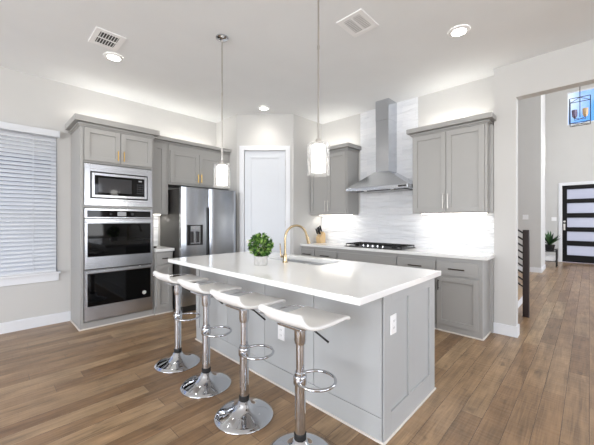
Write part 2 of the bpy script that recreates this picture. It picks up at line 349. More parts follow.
# venetian blind
bl = thing('window_blind', 'white horizontal slat blind lowered over the kitchen window', 'blind', (-.25, WY-.01, .66))
bm = NB(); box(bm, wx0-.015, .665, 0, .075, 2.355, 2.435, LF(WY)); obj('valance', bm, BLIND, bl, bevel=.006)
bm = NB(); z = .70; tl = math.radians(50); w = .027; cy = WY-.022; ns = 0
while z < 2.35:
    dy, dzz = math.cos(tl)*w, math.sin(tl)*w
    # each slat: shallow strip, near edge low
    for s in (0,):
        p = [(-dy, -dzz), (0, .0025), (dy, dzz)]
        top = [bm.verts.new((xx, cy+a, z+b_)) for xx in (wx0+.005, .632) for a, b_ in p]
        bot = [bm.verts.new((xx, cy+a, z+b_-.003)) for xx in (wx0+.005, .632) for a, b_ in p]
        for q in ((0, 1, 4, 3), (1, 2, 5, 4)): bm.faces.new([top[i] for i in q]); bm.faces.new([bot[i] for i in q][::-1])
        for q in ((0, 3), (5, 2)): bm.faces.new((top[q[0]], bot[q[0]], bot[q[1]], top[q[1]]))
        for q in ((1, 0), (2, 1), (3, 4), (4, 5)): bm.faces.new((top[q[0]], top[q[1]], bot[q[1]], bot[q[0]]))
    z += .0475
obj('slats', bm, BLIND, bl)
bm = NB(); box(bm, wx0+.005, .632, -.012, .05, .662, .68, LF(WY-.0)); obj('bottom_rail', bm, BLIND, bl, bevel=.003)
for xx in (-.85, -.25, .41):
    bm = NB(); box(bm, xx-.003, xx+.003, cy-.023, cy-.022, .68, 2.36); obj('ladder_cord', bm, BLIND, bl)

# ------------------------------------------------------------------ the hall beyond the opening
DX = 12.66
struct('wall_hall', B((9.65, 10.6, .865, 1.2, 0, HZ), (9.65, 9.8, 1.2, 5.1, 0, HZ), (10.6, 12.8, 1.02, 1.2, 0, HZ)), WALL)
dY0, dY1, dT = -.36, .617, 2.40
cw0, cw1, cz0, cz1 = -.62, .50, 4.27, 5.30
bm = NB(); 
for t in ((-3.1, cw0, 0, HZ), (cw0, dY0, dT, cz0), (cw0, dY0, 0, dT), (dY0, cw1, dT, cz0), (cw1, dY1, dT, HZ), (cw0, cw1, cz1, HZ), (dY1, 1.02, 0, HZ)): box(bm, DX, DX+.16, *t)
struct('wall_front_door', bm, WALL)
bm = NB()
for a, b_, c0, c1 in ((4.45, 6.1, 0, HZ), (10.7, 12.82, 0, HZ), (6.1, 10.7, 0, .8), (6.1, 10.7, 5.0, HZ)): box(bm, a, b_, -3.12, -3.0, c0, c1)
struct('wall_hall_right', bm, WALL)
struct('wall_stair', B((4.45, 9.65, 4.98, 5.1, 0, HZ)), WALL)
struct('wall_hall_near', B((4.29, 4.45, -3.12, -2.0, 0, HZ)), WALL)
struct('ceiling_hall', B((4.14, 12.82, -3.12, 5.1, HZ, HZ+.12)), CEIL)
bm = NB(); f = Fr(0, -3.06, 1, 0, 0, 1); ringbox(bm, f, 6.1, 10.7, .8, 5.0, .06, -.03, .03); box(bm, 8.36, 8.44, -.03, .03, .86, 4.94, f); box(bm, 6.16, 10.64, -.03, .03, 2.86, 2.94, f)
w = struct('window_8', bm, TRIM); bm = NB(); box(bm, 6.16, 10.64, -.004, .004, .86, 4.94, f); obj('pane', bm, WGLASS, w)  # unseen window, added to bring daylight into the hall
# clerestory window
bm = NB(); f = RF(DX+.05); ringbox(bm, f, cw0, cw1, cz0, cz1, .03, -.03, .03)
w = struct('window_9', bm, TRIM); bm = NB(); box(bm, cw0+.03, cw1-.03, -.004, .004, cz0+.03, cz1-.03, f); obj('pane', bm, WGLASS, w)
# front door
f = RF(DX)
bm = NB(); box(bm, dY1, dY1+.085, 0, .02, 0, dT+.09, f); box(bm, dY0-.085, dY0, 0, .02, 0, dT+.09, f); box(bm, dY0, dY1, 0, .02, dT, dT+.09, f)
struct('trim_2', bm, TRIM, bevel=.003)
bm = NB(); f = RF(DX+.05); g0, g1 = dY0+.12, .50
box(bm, dY0+.005, g0, -.02, .025, .01, dT-.005, f); box(bm, g1, dY1-.005, -.02, .025, .01, dT-.005, f)
rows = [(.228, .522), (.675, .96), (1.097, 1.39), (1.535, 1.844), (1.973, 2.276)]
pz = .01
for a, b_ in rows + [(dT-.005, None)]:
    box(bm, g0, g1, -.02, .025, pz, a, f)
    if b_: pz = b_
d = struct('door_2', bm, BLACKDOOR, bevel=.003)
for a, b_ in rows:
    bm = NB(); box(bm, g0, g1, -.004, .004, a, b_, f); obj('glass_pane', bm, FROST, d)
bm = NB(); box(bm, .54, .585, .025, .03, 1.0, 1.2, f); tube(bm, [f.p(.56, .07, 1.02), f.p(.56, .07, 1.18)], .009, 8); tube(bm, [f.p(.56, .03, 1.04), f.p(.56, .07, 1.04)], .006, 8); disc(bm, f, .56, .025, 1.27, .028, .02)
obj('door_handle', bm, NICKEL, d, smooth='auto')

# backsplash tile (set on the range wall)
bm = NB(); box(bm, 2.72, 3.54, 0, .010, .90, 1.42, RF(WX)); box(bm, .80, 1.765, 0, .010, .90, 1.42, RF(WX)); box(bm, 1.765, 2.72, 0, .010, .90, CZ, RF(WX))
struct('wall_backsplash', bm, TILE)
struct('wall_backsplash_nook', B((1.63, 1.90, WY-.01, WY, .90, 1.42)), TILE)

# ------------------------------------------------------------------ cabinet helpers
def shaker(bm, fr, a0, a1, z0, z1, st=.058, n0=0.0, t=.022):
    g = .003; a0 += g; a1 -= g; z0 += g; z1 -= g
    box(bm, a0+st-.002, a1-st+.002, n0, n0+t-.016, z0+st-.002, z1-st+.002, fr)
    ringbox(bm, fr, a0, a1, z0, z1, st, n0, n0+t)
def slab(bm, fr, a0, a1, z0, z1, t=.02):
    g = .003; box(bm, a0+g, a1-g, 0, t, z0+g, z1-g, fr)
def pull_v(name, fr, a, z0, z1, m, parent, n=.02, r=.006):
    bm = NB(); tube(bm, [fr.p(a, n+.03, z0), fr.p(a, n+.03, z1)], r, 10)
    for z in (z0+.018, z1-.018): tube(bm, [fr.p(a, n, z), fr.p(a, n+.03, z)], r*.8, 8)
    return obj(name, bm, m, parent, smooth='auto')
def pull_h(name, fr, a0, a1, z, m, parent, n=.02, r=.007):
    bm = NB(); tube(bm, [fr.p(a0, n+.03, z), fr.p(a1, n+.03, z)], r, 10)
    for a in (a0+.018, a1-.018): tube(bm, [fr.p(a, n, z), fr.p(a, n+.03, z)], r*.8, 8)
    return obj(name, bm, m, parent, smooth='auto')
def crown(fr, a0, a1, z0, z1, depth, parent, left=True, right=True, m=None):
    """stepped crown: thin bead, cove, tall flat fascia; returns down both ends"""
    bm = NB(); h = z1 - z0
    for e_, lo, hi in ((.010, 0, .14), (.026, .14, .28), (.002, .28, .42), (.060, .42, 1)):
        box(bm, a0-(e_ if left else 0), a1+(e_ if right else 0), -depth, e_, z0+h*lo, z0+h*hi, fr)
    return obj('crown_moulding', bm, m or CAB, parent, bevel=.003)
def shoe(fr, a0, a1, parent, extra=()):
    bm = NB(); box(bm, a0, a1, 0, .012, 0, .016, fr)
    for t in extra: box(bm, *t)
    return obj('shoe_moulding', bm, SHOE, parent, bevel=.003)

# ------------------------------------------------------------------ oven wall
TY = 4.33   # face frame of the tall cabinet
f = LF(TY); tx0, tx1 = .787, 1.628
t = thing('oven_cabinet', 'tall grey cabinet housing the microwave and double oven', 'cabinet', (1.2, 4.6, 0))
bm = NB(); YB = WY - TY
box(bm, tx0, tx0+.02, -YB+.002, 0, 0, 2.43, f); box(bm, tx1-.02, tx1, -YB+.002, 0, 0, 2.43, f)
box(bm, tx0+.02, tx1-.02, -YB+.002, 0, 2.41, 2.43, f); box(bm, tx0+.02, tx1-.02, -YB+.002, -.0, 0, .085, f)
box(bm, tx0+.02, tx1-.02, -YB+.002, -YB+.01, .085, 2.41, f)
box(bm, tx0+.02, .822, -.02, 0, .085, 2.41, f); box(bm, 1.604, tx1-.02, -.02, 0, .085, 2.41, f)
box(bm, .822, 1.604, -.5, 0, 2.005, 2.025, f); box(bm, .822, 1.604, -.5, 0, 1.462, 1.488, f)
box(bm, .822, 1.604, -.5, -.02, 2.025, 2.41, f)
obj('body', bm, CAB, t, bevel=.002)
for a0, a1, ha in ((.822, 1.213, 1.18), (1.213, 1.604, 1.246)):
    bm = NB(); shaker(bm, f, a0, a1, 2.027, 2.425); dd = obj('door', bm, CAB, t, bevel=.0015); pull_v('handle', f, ha, 2.06, 2.185, GOLD, dd)
bm = NB(); h = .118
for e_, lo, hi in ((.010, 0, .14), (.026, .14, .28), (.002, .28, .42), (.060, .42, 1)):
    box(bm, tx0-e_, tx1, -.54, e_, 2.43+h*lo, 2.43+h*hi, f); box(bm, tx1, tx1+e_, -.045, e_, 2.43+h*lo, 2.43+h*hi, f)
obj('crown_moulding', bm, CAB, t, bevel=.003)
shoe(f, tx0-.012, tx1, t, [(tx0-.012, tx0, TY, WY-.002, 0, .016)])
# LED glow on top of the cabinets
def strip(bmargs, parent, m=LED):
    bm = NB(); box(bm, *bmargs); return obj('light_strip', bm, m, parent)
strip((tx0+.05, tx1-.05, WY-.12, WY-.10, 2.548, 2.556), t)
area('led_over_ovens', (1.21, WY-.15, 2.57), (1.21, WY-.05, 3.2), .75, .03, 1.0, (1, .96, .9))

# microwave
f = LF(TY-.004)
t = thing('microwave', 'built-in stainless microwave above the double oven', 'microwave', (1.21, 4.5, 1.49))
bm = NB(); box(bm, .885, 1.545, -.40, -.01, 1.575, 1.905, f); obj('body', bm, DSTEEL, t)
bm = NB(); ringbox(bm, f, .826, 1.600, 1.490, 1.992, .058, 0, .018); box(bm, .884, 1.542, 0, .018, 1.548, 1.576, f); box(bm, .884, 1.542, 0, .018, 1.904, 1.934, f); obj('trim_kit', bm, STEEL, t, bevel=.002)
bm = NB(); ringbox(bm, f, .884, 1.546, 1.575, 1.905, .015, -.01, .010); obj('border', bm, BLACK, t)
bm = NB(); ringbox(bm, f, .900, 1.530, 1.592, 1.889, .030, -.01, .022); dd = obj('door_frame', bm, STEEL, t, bevel=.002)
bm = NB(); box(bm, .929, 1.501, -.01, .020, 1.621, 1.860, f); dd = obj('door', bm, BLACKG, t)
bm = NB(); box(bm, .968, 1.340, .020, .0215, 1.650, 1.832, f); obj('window', bm, SCREEN, dd)
bm = NB(); box(bm, 1.425, 1.465, .020, .0215, 1.818, 1.834, f); obj('display', bm, DISP, dd)
bm = NB()
for i in range(5):
    for j in range(3): box(bm, 1.405+j*.03, 1.425+j*.03, .020, .021, 1.66+i*.028, 1.672+i*.028, f)
obj('keypad', bm, SCREEN, dd)

# double oven
t = thing('double_oven', 'stainless double wall oven with black glass doors', 'oven', (1.21, 4.5, .09))
bm = NB(); box(bm, .835, 1.59, -.52, -.005, .10, 1.45, f); obj('body', bm, DSTEEL, t)
bm = NB(); box(bm, .826, 1.600, 0, .022, 1.334, 1.455, f); cp = obj('control_panel', bm, STEEL, t, bevel=.002)
bm = NB(); box(bm, .852, 1.576, .022, .025, 1.349, 1.430, f); g = obj('glass', bm, BLACKG, cp)
bm = NB(); box(bm, 1.175, 1.275, .025, .026, 1.362, 1.416, f); obj('display', bm, DISP, g)
for a in (1.10, 1.345):
    bm = NB(); disc(bm, f, a, .025, 1.388, .016, .004); obj('knob', bm, SCREEN, g)
def oven_door(z0, z1, gz0, gz1, name):
    bm = NB(); box(bm, .826, 1.600, 0, .030, z0, z1, f); dd = obj('door', bm, STEEL, t, bevel=.003)
    bm = NB(); box(bm, .854, 1.574, .030, .033, gz0, gz1, f); gg = obj('glass', bm, BLACKG, dd)
    bm = NB(); hz = gz1 + .022
    box(bm, .836, 1.590, .052, .066, hz-.016, hz+.016, f)
    for a in (.85, 1.556): box(bm, a, a+.022, .030, .053, hz-.010, hz+.010, f)
    obj('handle', bm, STEEL, dd, bevel=.004)
    return dd, gg
oven_door(.722, 1.326, .868, 1.272, 'upper')
dd, gg = oven_door(.100, .712, .272, .668, 'lower')
bm = NB(); disc(bm, f, 1.492, .033, .345, .026, .002, 24); bd = lab(obj('badge', bm, PLASTIC, gg), 'round white maker badge')
bm = NB(); ring = [f.p(1.492+.020*math.cos(k*PI/12), .0355, .345+.020*math.sin(k*PI/12)) for k in range(24)]; tube(bm, ring, .0012, 6, closed=True)
for s in (-1, 1):
    tube(bm, [f.p(1.492+s*.007+.006*math.cos(k*PI/6), .0355, .345+.007*math.sin(k*PI/6)) for k in range(2, 11)] , .0011, 6)
obj('monogram', bm, BRONZE, bd)

# nook: wall cabinet, base cabinet, worktop
NY = 4.45; f = LF(NY)
t = thing('narrow_wall_cabinet', 'narrow grey wall cabinet between the oven tower and the fridge', 'cabinet', (1.75, 4.65, 1.40))
bm = NB(); box(bm, 1.632, 1.878, -(WY-NY)+.002, 0, 1.40, 2.43, f); obj('body', bm, CAB, t, bevel=.002)
bm = NB()
for e_, lo, hi in ((.010, 0, .14), (.026, .14, .28), (.002, .28, .42), (.060, .42, 1)): box(bm, 1.630, 1.879, -(WY-NY)+.002, e_, 2.43+.085*lo, 2.43+.085*hi, f)
obj('crown_moulding', bm, CAB, t)
bm = NB(); shaker(bm, f, 1.645, 1.84, 1.415, 2.40); obj('door', bm, CAB, t, bevel=.0015)
bm = NB(); box(bm, 1.65, 1.86, WY-.20, WY-.17, 1.392, 1.40); obj('light_strip', bm, LED, t)
area('led_nook', (1.755, WY-.2, 1.388), (1.755, WY-.12, .9), .2, .04, 1.0, (1, .96, .9))
t = thing('fridge_cabinet', 'grey two-door cabinet over the fridge with brass pulls', 'cabinet', (2.4, 4.65, 1.81))
bm = NB(); box(bm, 1.882, 2.930, -(WY-NY)+.002, 0, 1.84, 2.43, f); obj('body', bm, CAB, t, bevel=.002)
for a0, a1, ha in ((1.90, 2.362, 2.335), (2.362, 2.824, 2.389)):
    bm = NB(); shaker(bm, f, a0, a1, 1.868, 2.345); dd = obj('door', bm, CAB, t, bevel=.0015); pull_v('handle', f, ha, 1.90, 2.03, GOLD, dd)
bm = NB()
for e_, lo, hi in ((.010, 0, .14), (.026, .14, .28), (.002, .28, .42), (.060, .42, 1)): box(bm, 1.880, 2.932, -(WY-NY)+.002, e_, 2.43+.085*lo, 2.43+.085*hi, f)
obj('crown_moulding', bm, CAB, t, bevel=.003)
strip((1.95, 2.85, WY-.12, WY-.10, 2.515, 2.523), t)
area('led_over_fridge', (2.3, WY-.15, 2.54), (2.3, WY-.05, 3.2), 1.1, .03, 1.4, (1, .96, .9))
f = LF(4.31)
t = thing('narrow_base_cabinet', 'narrow grey base cabinet beside the fridge, one drawer over a door', 'cabinet', (1.75, 4.6, 0))
bm = NB(); box(bm, 1.632, 1.888, -.565, 0, 0, .875, f); obj('body', bm, CAB, t, bevel=.002)
bm = NB(); slab(bm, f, 1.650, 1.868, .70, .855); dd = obj('drawer', bm, CAB, t, bevel=.002); pull_h('handle', f, 1.72, 1.80, .778, BRONZE, dd)
bm = NB(); shaker(bm, f, 1.650, 1.868, .085, .685, .05); obj('door', bm, CAB, t, bevel=.0015)
shoe(f, 1.632, 1.888, t)
tag(obj('worktop', B((1.632, 1.892, 4.265, WY-.011, .876, .914)), QUARTZ, None, bevel=.003), 'small white worktop between the oven tower and the fridge', 'countertop')

# refrigerator
t = thing('refrigerator', 'stainless side-by-side fridge with a water dispenser', 'fridge', (2.36, 4.5, 0))
f = LF(4.15)
bm = NB(); box(bm, 1.912, 2.812, -.68, 0, .03, 1.765, f); box(bm, 1.94, 2.79, -.6, .02, 0, .09, f); obj('body', bm, DSTEEL, t, bevel=.004)
def fdoor(a0, a1):
    bm = NB(); n = 10; prof = []
    for i in range(n+1):
        s = i/n; x = a0 + (a1-a0)*s; edge = min(s, 1-s); prof.append((x, .068 + .012*math.sin(PI*s) - (.012 if edge < .01 else 0)))
    vs = []
    for x, d_ in prof: vs.append([bm.verts.new(f.p(x, d_, z)) for z in (.10, 1.78)])
    bk = [[bm.verts.new(f.p(x, .006, z)) for z in (.10, 1.78)] for x in (a0, a1)]
    for A, Bv in zip(vs, vs[1:]): bm.faces.new((A[0], Bv[0], Bv[1], A[1]))
    bm.faces.new((bk[0][0], vs[0][0], vs[0][1], bk[0][1])); bm.faces.new((vs[-1][0], bk[1][0], bk[1][1], vs[-1][1])); bm.faces.new((bk[1][0], bk[0][0], bk[0][1], bk[1][1]))
    bm.faces.new([v[1] for v in vs] + [bk[1][1], bk[0][1]]); bm.faces.new([v[0] for v in vs][::-1] + [bk[0][0], bk[1][0]])
    return obj('door', bm, STEELV, t, smooth='auto')
fl_ = fdoor(1.908, 2.318); fr_ = fdoor(2.332, 2.812)
bm = NB(); box(bm, 2.312, 2.334, .01, .079, .45, 1.50, f); obj('handle_channel', bm, BLACK, t)
bm = NB(); ringbox(bm, f, 1.985, 2.222, .955, 1.245, .014, .074, .088); box(bm, 1.995, 2.212, .074, .078, .965, 1.235, f); dd = obj('dispenser', bm, BLACK, fl_)
bm = NB(); box(bm, 2.05, 2.16, .078, .084, 1.185, 1.215, f); obj('display', bm, DISP, fl_)
bm = NB(); box(bm, 2.03, 2.075, .078, .096, .99, 1.15, f); box(bm, 2.12, 2.165, .078, .096, .99, 1.15, f); box(bm, 1.999, 2.208, .078, .10, .965, .975, f); obj('dispenser_paddle', bm, SCREEN, fl_)

# ------------------------------------------------------------------ range wall
def wall_cab(label, y0, y1, doors, left, right, lit):
    f = RF(4.0)
    t = thing('wall_cabinet', label, 'cabinet', (4.17, (y0+y1)/2, 1.40))
    bm = NB(); box(bm, y0, y1, -(WX-4.0)+.012, 0, 1.40, 2.425, f); obj('body', bm, CAB, t, bevel=.002)
    if right: bm = NB(); box(bm, 4.10, 4.138, .802, y0, 1.40, 2.425); obj('filler', bm, CAB, t)
    mid = sum(doors)/2
    for a0, a1, ha in ((doors[0], mid, mid-.028), (mid, doors[1], mid+.028)):
        bm = NB(); shaker(bm, f, a0, a1, 1.412, 2.412); dd = obj('door', bm, CAB, t, bevel=.0015); pull_v('handle', f, ha, 1.455, 1.64, NICKEL, dd)
    crown(f, y0, y1, 2.425, 2.525, WX-4.0-.012, t, left, right)
    strip((WX-.10, WX-.08, y0+.04, y1-.04, 2.525, 2.533), t)
    bm = NB(); box(bm, WX-.14, WX-.11, y0+.05, y1-.05, 1.392, 1.40); obj('light_strip', bm, LED, t)
    area('led_over', (WX-.16, (y0+y1)/2, 2.55), (WX-.06, (y0+y1)/2, 3.2), y1-y0-.1, .03, 1.25*(y1-y0), (1, .97, .92))
    area('led_under', (WX-.15, (y0+y1)/2, 1.388), (WX-.11, (y0+y1)/2, .9), y1-y0-.1, .05, .85*(y1-y0), (1, .97, .92))
wall_cab('large grey two-door wall cabinet right of the range hood', .838, 1.708, (.862, 1.695), True, True, True)
wall_cab('grey two-door wall cabinet left of the range hood, next to the pantry', 2.756, 3.538, (2.772, 3.52), True, False, True)

# hood
t = thing('range_hood', 'stainless pyramid range hood with a tall chimney', 'range hood', (4.1, 2.19, 1.745))
hx0, hx1, hy0, hy1 = 3.83, WX-.011, 1.70, 2.66
bm = NB(); box(bm, hx0, hx1, hy0, hy1, 1.745, 1.792); obj('rim', bm, STEELH, t, bevel=.003)
bm = NB(); cx0, cy0, cy1 = 4.06, 2.085, 2.290
lo = [bm.verts.new(p) for p in ((hx0, hy0, 1.792), (hx1, hy0, 1.792), (hx1, hy1, 1.792), (hx0, hy1, 1.792))]
hi = [bm.verts.new(p) for p in ((cx0-.01, cy0-.01, 2.025), (hx1, cy0-.01, 2.025), (hx1, cy1+.01, 2.025), (cx0-.01, cy1+.01, 2.025))]
for k in range(4): bm.faces.new((lo[k], lo[(k+1) % 4], hi[(k+1) % 4], hi[k]))
bm.faces.new(hi); bm.faces.new(lo[::-1]); obj('canopy', bm, STEELH, t)
bm = NB(); box(bm, cx0, hx1, cy0, cy1, 2.025, CZ-.001); box(bm, cx0-.003, hx1, cy0-.003, cy1+.003, 2.78, CZ-.001); obj('chimney', bm, STEELH, t, bevel=.002)
for y in (1.98, 2.40):
    bm = NB(); lathe(bm, (3.95, y, 1.742), [(.025, 0), (.025, .003)], 16); obj('hood_light', bm, PLASTIC, t)
bm = NB(); box(bm, 3.97, 4.28, 1.80, 2.56, 1.737, 1.745); obj('filter', bm, SCREEN, t)
bm = NB(); box(bm, 3.829-.002, 3.829, 1.72, 1.83, 1.757, 1.780); obj('control_strip', bm, BLACK, t)

# base cabinets
BF = 3.775; f = RF(BF)
def base_unit(label, y0, y1, drawer=True, doors=1, pull='h', handle_side=1, end=False):
    t = thing('base_cabinet', label, 'cabinet', (4.05, (y0+y1)/2, 0))
    bm = NB(); box(bm, y0, y1, -(WX-BF)+.002, 0, 0, .875, f); obj('body', bm, CAB, t, bevel=.0015)
    y0i, y1i = y0+(.030 if end else .004), y1-.004
    if end: bm = NB(); box(bm, 4.10, 4.138, .802, y0, .0, .875); obj('filler', bm, CAB, t)
    bm = NB(); slab(bm, f, y0i, y1i, .668, .828); dd = obj('drawer' if drawer else 'false_front', bm, CAB, t, bevel=.002)
    mid = (y0i+y1i)/2
    if drawer: pull_h('handle', f, mid-.085, mid+.085, .748, BRONZE, dd)
    n = doors; w_ = (y1i-y0i)/n
    for i in range(n):
        a0 = y0i + i*w_; bm = NB(); shaker(bm, f, a0, a0+w_, .085, .650, .055); dd = obj('door', bm, CAB, t, bevel=.0015)
        ha = a0+w_-.028 if (n == 1 or i == 0) else a0+.028
        pull_v('handle', f, ha, .49, .61, BRONZE, dd)
    shoe(f, y0-(.012 if end else 0), y1, t, [(BF, 4.122, y0-.012, y0, 0, .016)] if end else [])
    return t
base_unit('grey base cabinet at the open end of the range counter', .835, 1.318, end=True)
base_unit('grey base cabinet just right of the cooktop', 1.320, 1.812)
base_unit('wide grey base cabinet under the cooktop with a plain front', 1.814, 2.776, drawer=False, doors=2)
base_unit('grey base cabinet just left of the cooktop', 2.778, 3.236)
base_unit('grey base cabinet in the corner next to the pantry', 3.238, 3.537)
tag(obj('countertop', B((3.738, WX-.011, .786+.02, 3.537, .876, .914), (3.738, 4.139, .786, .806, .876, .914)), QUARTZ, None, bevel=.003), 'white quartz countertop along the tiled range wall', 'countertop')

# cooktop
t = thing('cooktop', 'black five-burner gas cooktop under the range hood', 'cooktop', (4.07, 2.24, .914))
y0, y1, x0, x1 = 1.785, 2.70, 3.835, 4.285
obj('glass_body', B((x0, x1, y0, y1, .9145, .924)), BLACK, t, bevel=.003)
for i in range(3):
    a = y0+.015 + i*(y1-y0-.03)/3; b_ = a + (y1-y0-.03)/3 - .008; bm = NB()
    xs = x0+.10 if i == 1 else x0+.02
    for x in (xs, x1-.02): tube(bm, [(x, a, .955), (x, b_, .955)], .0065, 6)
    for y in (a, b_): tube(bm, [(xs, y, .955), (x1-.02, y, .955)], .0065, 6)
    for k in range(1, 4): tube(bm, [(xs+(x1-.02-xs)*k/4, a, .957), (xs+(x1-.02-xs)*k/4, b_, .957)], .005, 6)
    tube(bm, [(xs, (a+b_)/2, .957), (x1-.02, (a+b_)/2, .957)], .005, 6)
    for x in (xs, x1-.02):
        for y in (a, b_): tube(bm, [(x, y, .924), (x, y, .955)], .006, 6)
    obj('grate', bm, IRON, t)
for bx, by, r in ((3.95, 1.94, .04), (4.18, 1.94, .035), (4.12, 2.243, .055), (3.95, 2.545, .035), (4.18, 2.545, .04)):
    bm = NB(); lathe(bm, (bx, by, .924), [(r, 0), (r, .012), (r*.7, .012), (r*.7, .022)], 20); obj('burner', bm, IRON, t)
for k in range(5):
    bm = NB(); lathe(bm, (3.875, 2.08+k*.078, .924), [(.021, 0), (.021, .006), (.016, .008), (.015, .030), (.012, .032)], 16); obj('knob', bm, CHROME, t, smooth='auto')

# knife block and knives
kb = Vector((4.12, 3.40, .914))
bm = NB(); fk = Fr(kb.x, kb.y, 0, 1, -1, 0)
pr = [(-.07, 0), (.06, 0), (.075, .10), (-.02, .20), (-.07, .16)]
A = [bm.verts.new(fk.p(-.05, n, .9145+z)) for n, z in pr]; Bv = [bm.verts.new(fk.p(.05, n, .9145+z)) for n, z in pr]
for k in range(5): bm.faces.new((A[k], A[(k+1) % 5], Bv[(k+1) % 5], Bv[k]))
bm.faces.new(A[::-1]); bm.faces.new(Bv)
tag(obj('knife_block', bm, BLOCK, None, bevel=.003), 'pale wooden knife block on the range counter near the pantry', 'knife block')
kn = [(-.032, .045, .1), (0, .035, .14), (.032, .045, .12), (-.02, -.0, .12), (.02, -.0, .10)]
kl = ['black-handled knife at the low front right of the knife block', 'black-handled knife at the front centre of the knife block', 'black-handled knife at the front left of the knife block', 'black-handled knife at the back right of the knife block', 'black-handled knife at the back left of the knife block']
for (a, n, L_), l_ in zip(kn, kl):
    t = thing('kitchen_knife', l_, 'knife', fk.p(a, n, 1.05), 'knives in the block')
    dr = Vector((-.45, 0, 1)).normalized(); p0 = fk.p(a, n, .9145 + (.135 if n > .01 else .185) + .006)
    bm = NB(); tube(bm, [p0, p0 + dr*.02], .008, 8); obj('bolster', bm, CHROME, t)
    bm = NB(); tube(bm, [p0 + dr*.018, p0 + dr*(.05), p0 + dr*(L_)], [.012, .015, .013], 8); obj('handle', bm, BLACK, t, smooth='auto')
# small dark soap dish on the nook worktop
bm = NB(); lathe(bm, (1.70, 4.50, .914), [(.030, .0005), (.036, .012), (.034, .020), (.028, .014)], 20); tag(obj('small_dish', bm, BRONZE, None, smooth='auto'), 'small dark dish on the little worktop by the fridge', 'dish')

# ------------------------------------------------------------------ island
ix0, ix1, iy0, iy1 = 1.632, 2.42, .877, 3.10
t = thing('kitchen_island', 'grey panelled kitchen island base in the middle of the room', 'island', (2.03, 1.98, 0))
bm = NB(); box(bm, ix0, ix1, iy0, 1.60, 0, .874); box(bm, ix0, ix1, 2.50, iy1, 0, .874); box(bm, ix0, 1.97, 1.60, 2.50, 0, .874); box(bm, 2.40, ix1, 1.60, 2.50, 0, .874); box(bm, 1.97, 2.40, 1.60, 2.50, 0, .60)
obj('body', bm, BLACK, t)
f = RF(ix0)
seams = [.866, 1.402, 1.940, 2.486, 3.030]
for a0, a1 in zip(seams, seams[1:]):
    bm = NB(); box(bm, a0+(.0025 if a0 > .9 else 0), a1-.0025, 0, .012, .146, .873, f); obj('side_panel', bm, ISL, t, bevel=.0015)
bm = NB(); box(bm, .866, 3.105, 0, .012, 0, .142, f); box(bm, 3.033, 3.105, 0, .016, .146, .873, f); obj('side_frame', bm, ISL, t, bevel=.0015)
f = LF(iy0)
bm = NB(); box(bm, 1.620, 2.425, 0, .004, 0, .873, f)
for p in ((1.620, 1.712, 0, .873), (1.958, 1.994, .148, .81), (2.325, 2.425, 0, .873), (1.712, 2.325, 0, .148), (1.712, 2.325, .81, .873)): box(bm, p[0], p[1], .004, .016, p[2], p[3], f)
obj('end_panel', bm, ISL, t, bevel=.0015)
bm = NB(); box(bm, 1.632, 2.425, iy1, iy1+.012, 0, .873); obj('end_panel', bm, ISL, t)
f = Fr(ix1, 0, 0, 1, 1, 0)
for a0, a1 in ((.895, 1.24), (1.24, 1.60), (1.60, 2.05), (2.05, 2.50), (2.50, 2.79), (2.79, 3.08)):
    bm = NB(); shaker(bm, f, a0, a1, .11, .86); dd = obj('door', bm, ISL, t); pull_v('handle', f, a1-.03, .66, .8, BRONZE, dd)
bm = NB(); box(bm, ix0-.024, ix0-.012, .853, 3.117, 0, .013); box(bm, ix0-.012, 2.437, .853, .865, 0, .013); obj('shoe_moulding', bm, SHOE, t, bevel=.003)
# quartz top with the sink cut-out
X_ = [1.32, 2.04, 2.375, 2.495]; Y_ = [.835, 1.70, 2.43, 3.135]; bm = NB()
G = {(i, j, k): bm.verts.new((X_[i], Y_[j], (.876, .914)[k])) for i in range(4) for j in range(4) for k in (0, 1)}
for i in range(3):
    for j in range(3):
        if (i, j) != (1, 1):
            for k in (0, 1): bm.faces.new([G[i, j, k], G[i+1, j, k], G[i+1, j+1, k], G[i, j+1, k]])
for i in range(3):
    for j in (0, 3): bm.faces.new([G[i, j, 0], G[i+1, j, 0], G[i+1, j, 1], G[i, j, 1]])
    for j in (0, 3): bm.faces.new([G[j, i, 0], G[j, i+1, 0], G[j, i+1, 1], G[j, i, 1]])
for a, b_ in (((1, 1), (2, 1)), ((2, 1), (2, 2)), ((2, 2), (1, 2)), ((1, 2), (1, 1))): bm.faces.new([G[a[0], a[1], 0], G[b_[0], b_[1], 0], G[b_[0], b_[1], 1], G[a[0], a[1], 1]])
tag(obj('island_countertop', bm, QUARTZ, None, bevel=.003), 'large white quartz slab on top of the kitchen island', 'countertop')
# sink
SINKM = mat('sink_steel', (206, 207, 209), .45, .6)
t = thing('sink', 'stainless undermount double-bowl sink in the island countertop', 'sink', (2.2, 2.07, .68))
bm = NB(); sx0, sx1, sy0, sy1 = 2.03, 2.385, 1.69, 2.44
for p in ((sx0, sx1, sy0, sy1, .66, .668), (sx0, sx0+.006, sy0, sy1, .668, .875), (sx1-.006, sx1, sy0, sy1, .668, .875), (sx0, sx1, sy0, sy0+.006, .668, .875), (sx0, sx1, sy1-.006, sy1, .668, .875)): box(bm, *p)
obj('basin', bm, SINKM, t, bevel=.002)
bm = NB(); box(bm, sx0+.006, sx1-.006, 2.10, 2.125, .668, .862); obj('divider', bm, SINKM, t, bevel=.004)
for y in (1.9, 2.28):
    bm = NB(); lathe(bm, (2.2, y, .668), [(.045, 0), (.045, .003), (.03, .002), (.0301, .004), (.02, .004)], 20); obj('drain', bm, CHROME, t, smooth='auto')
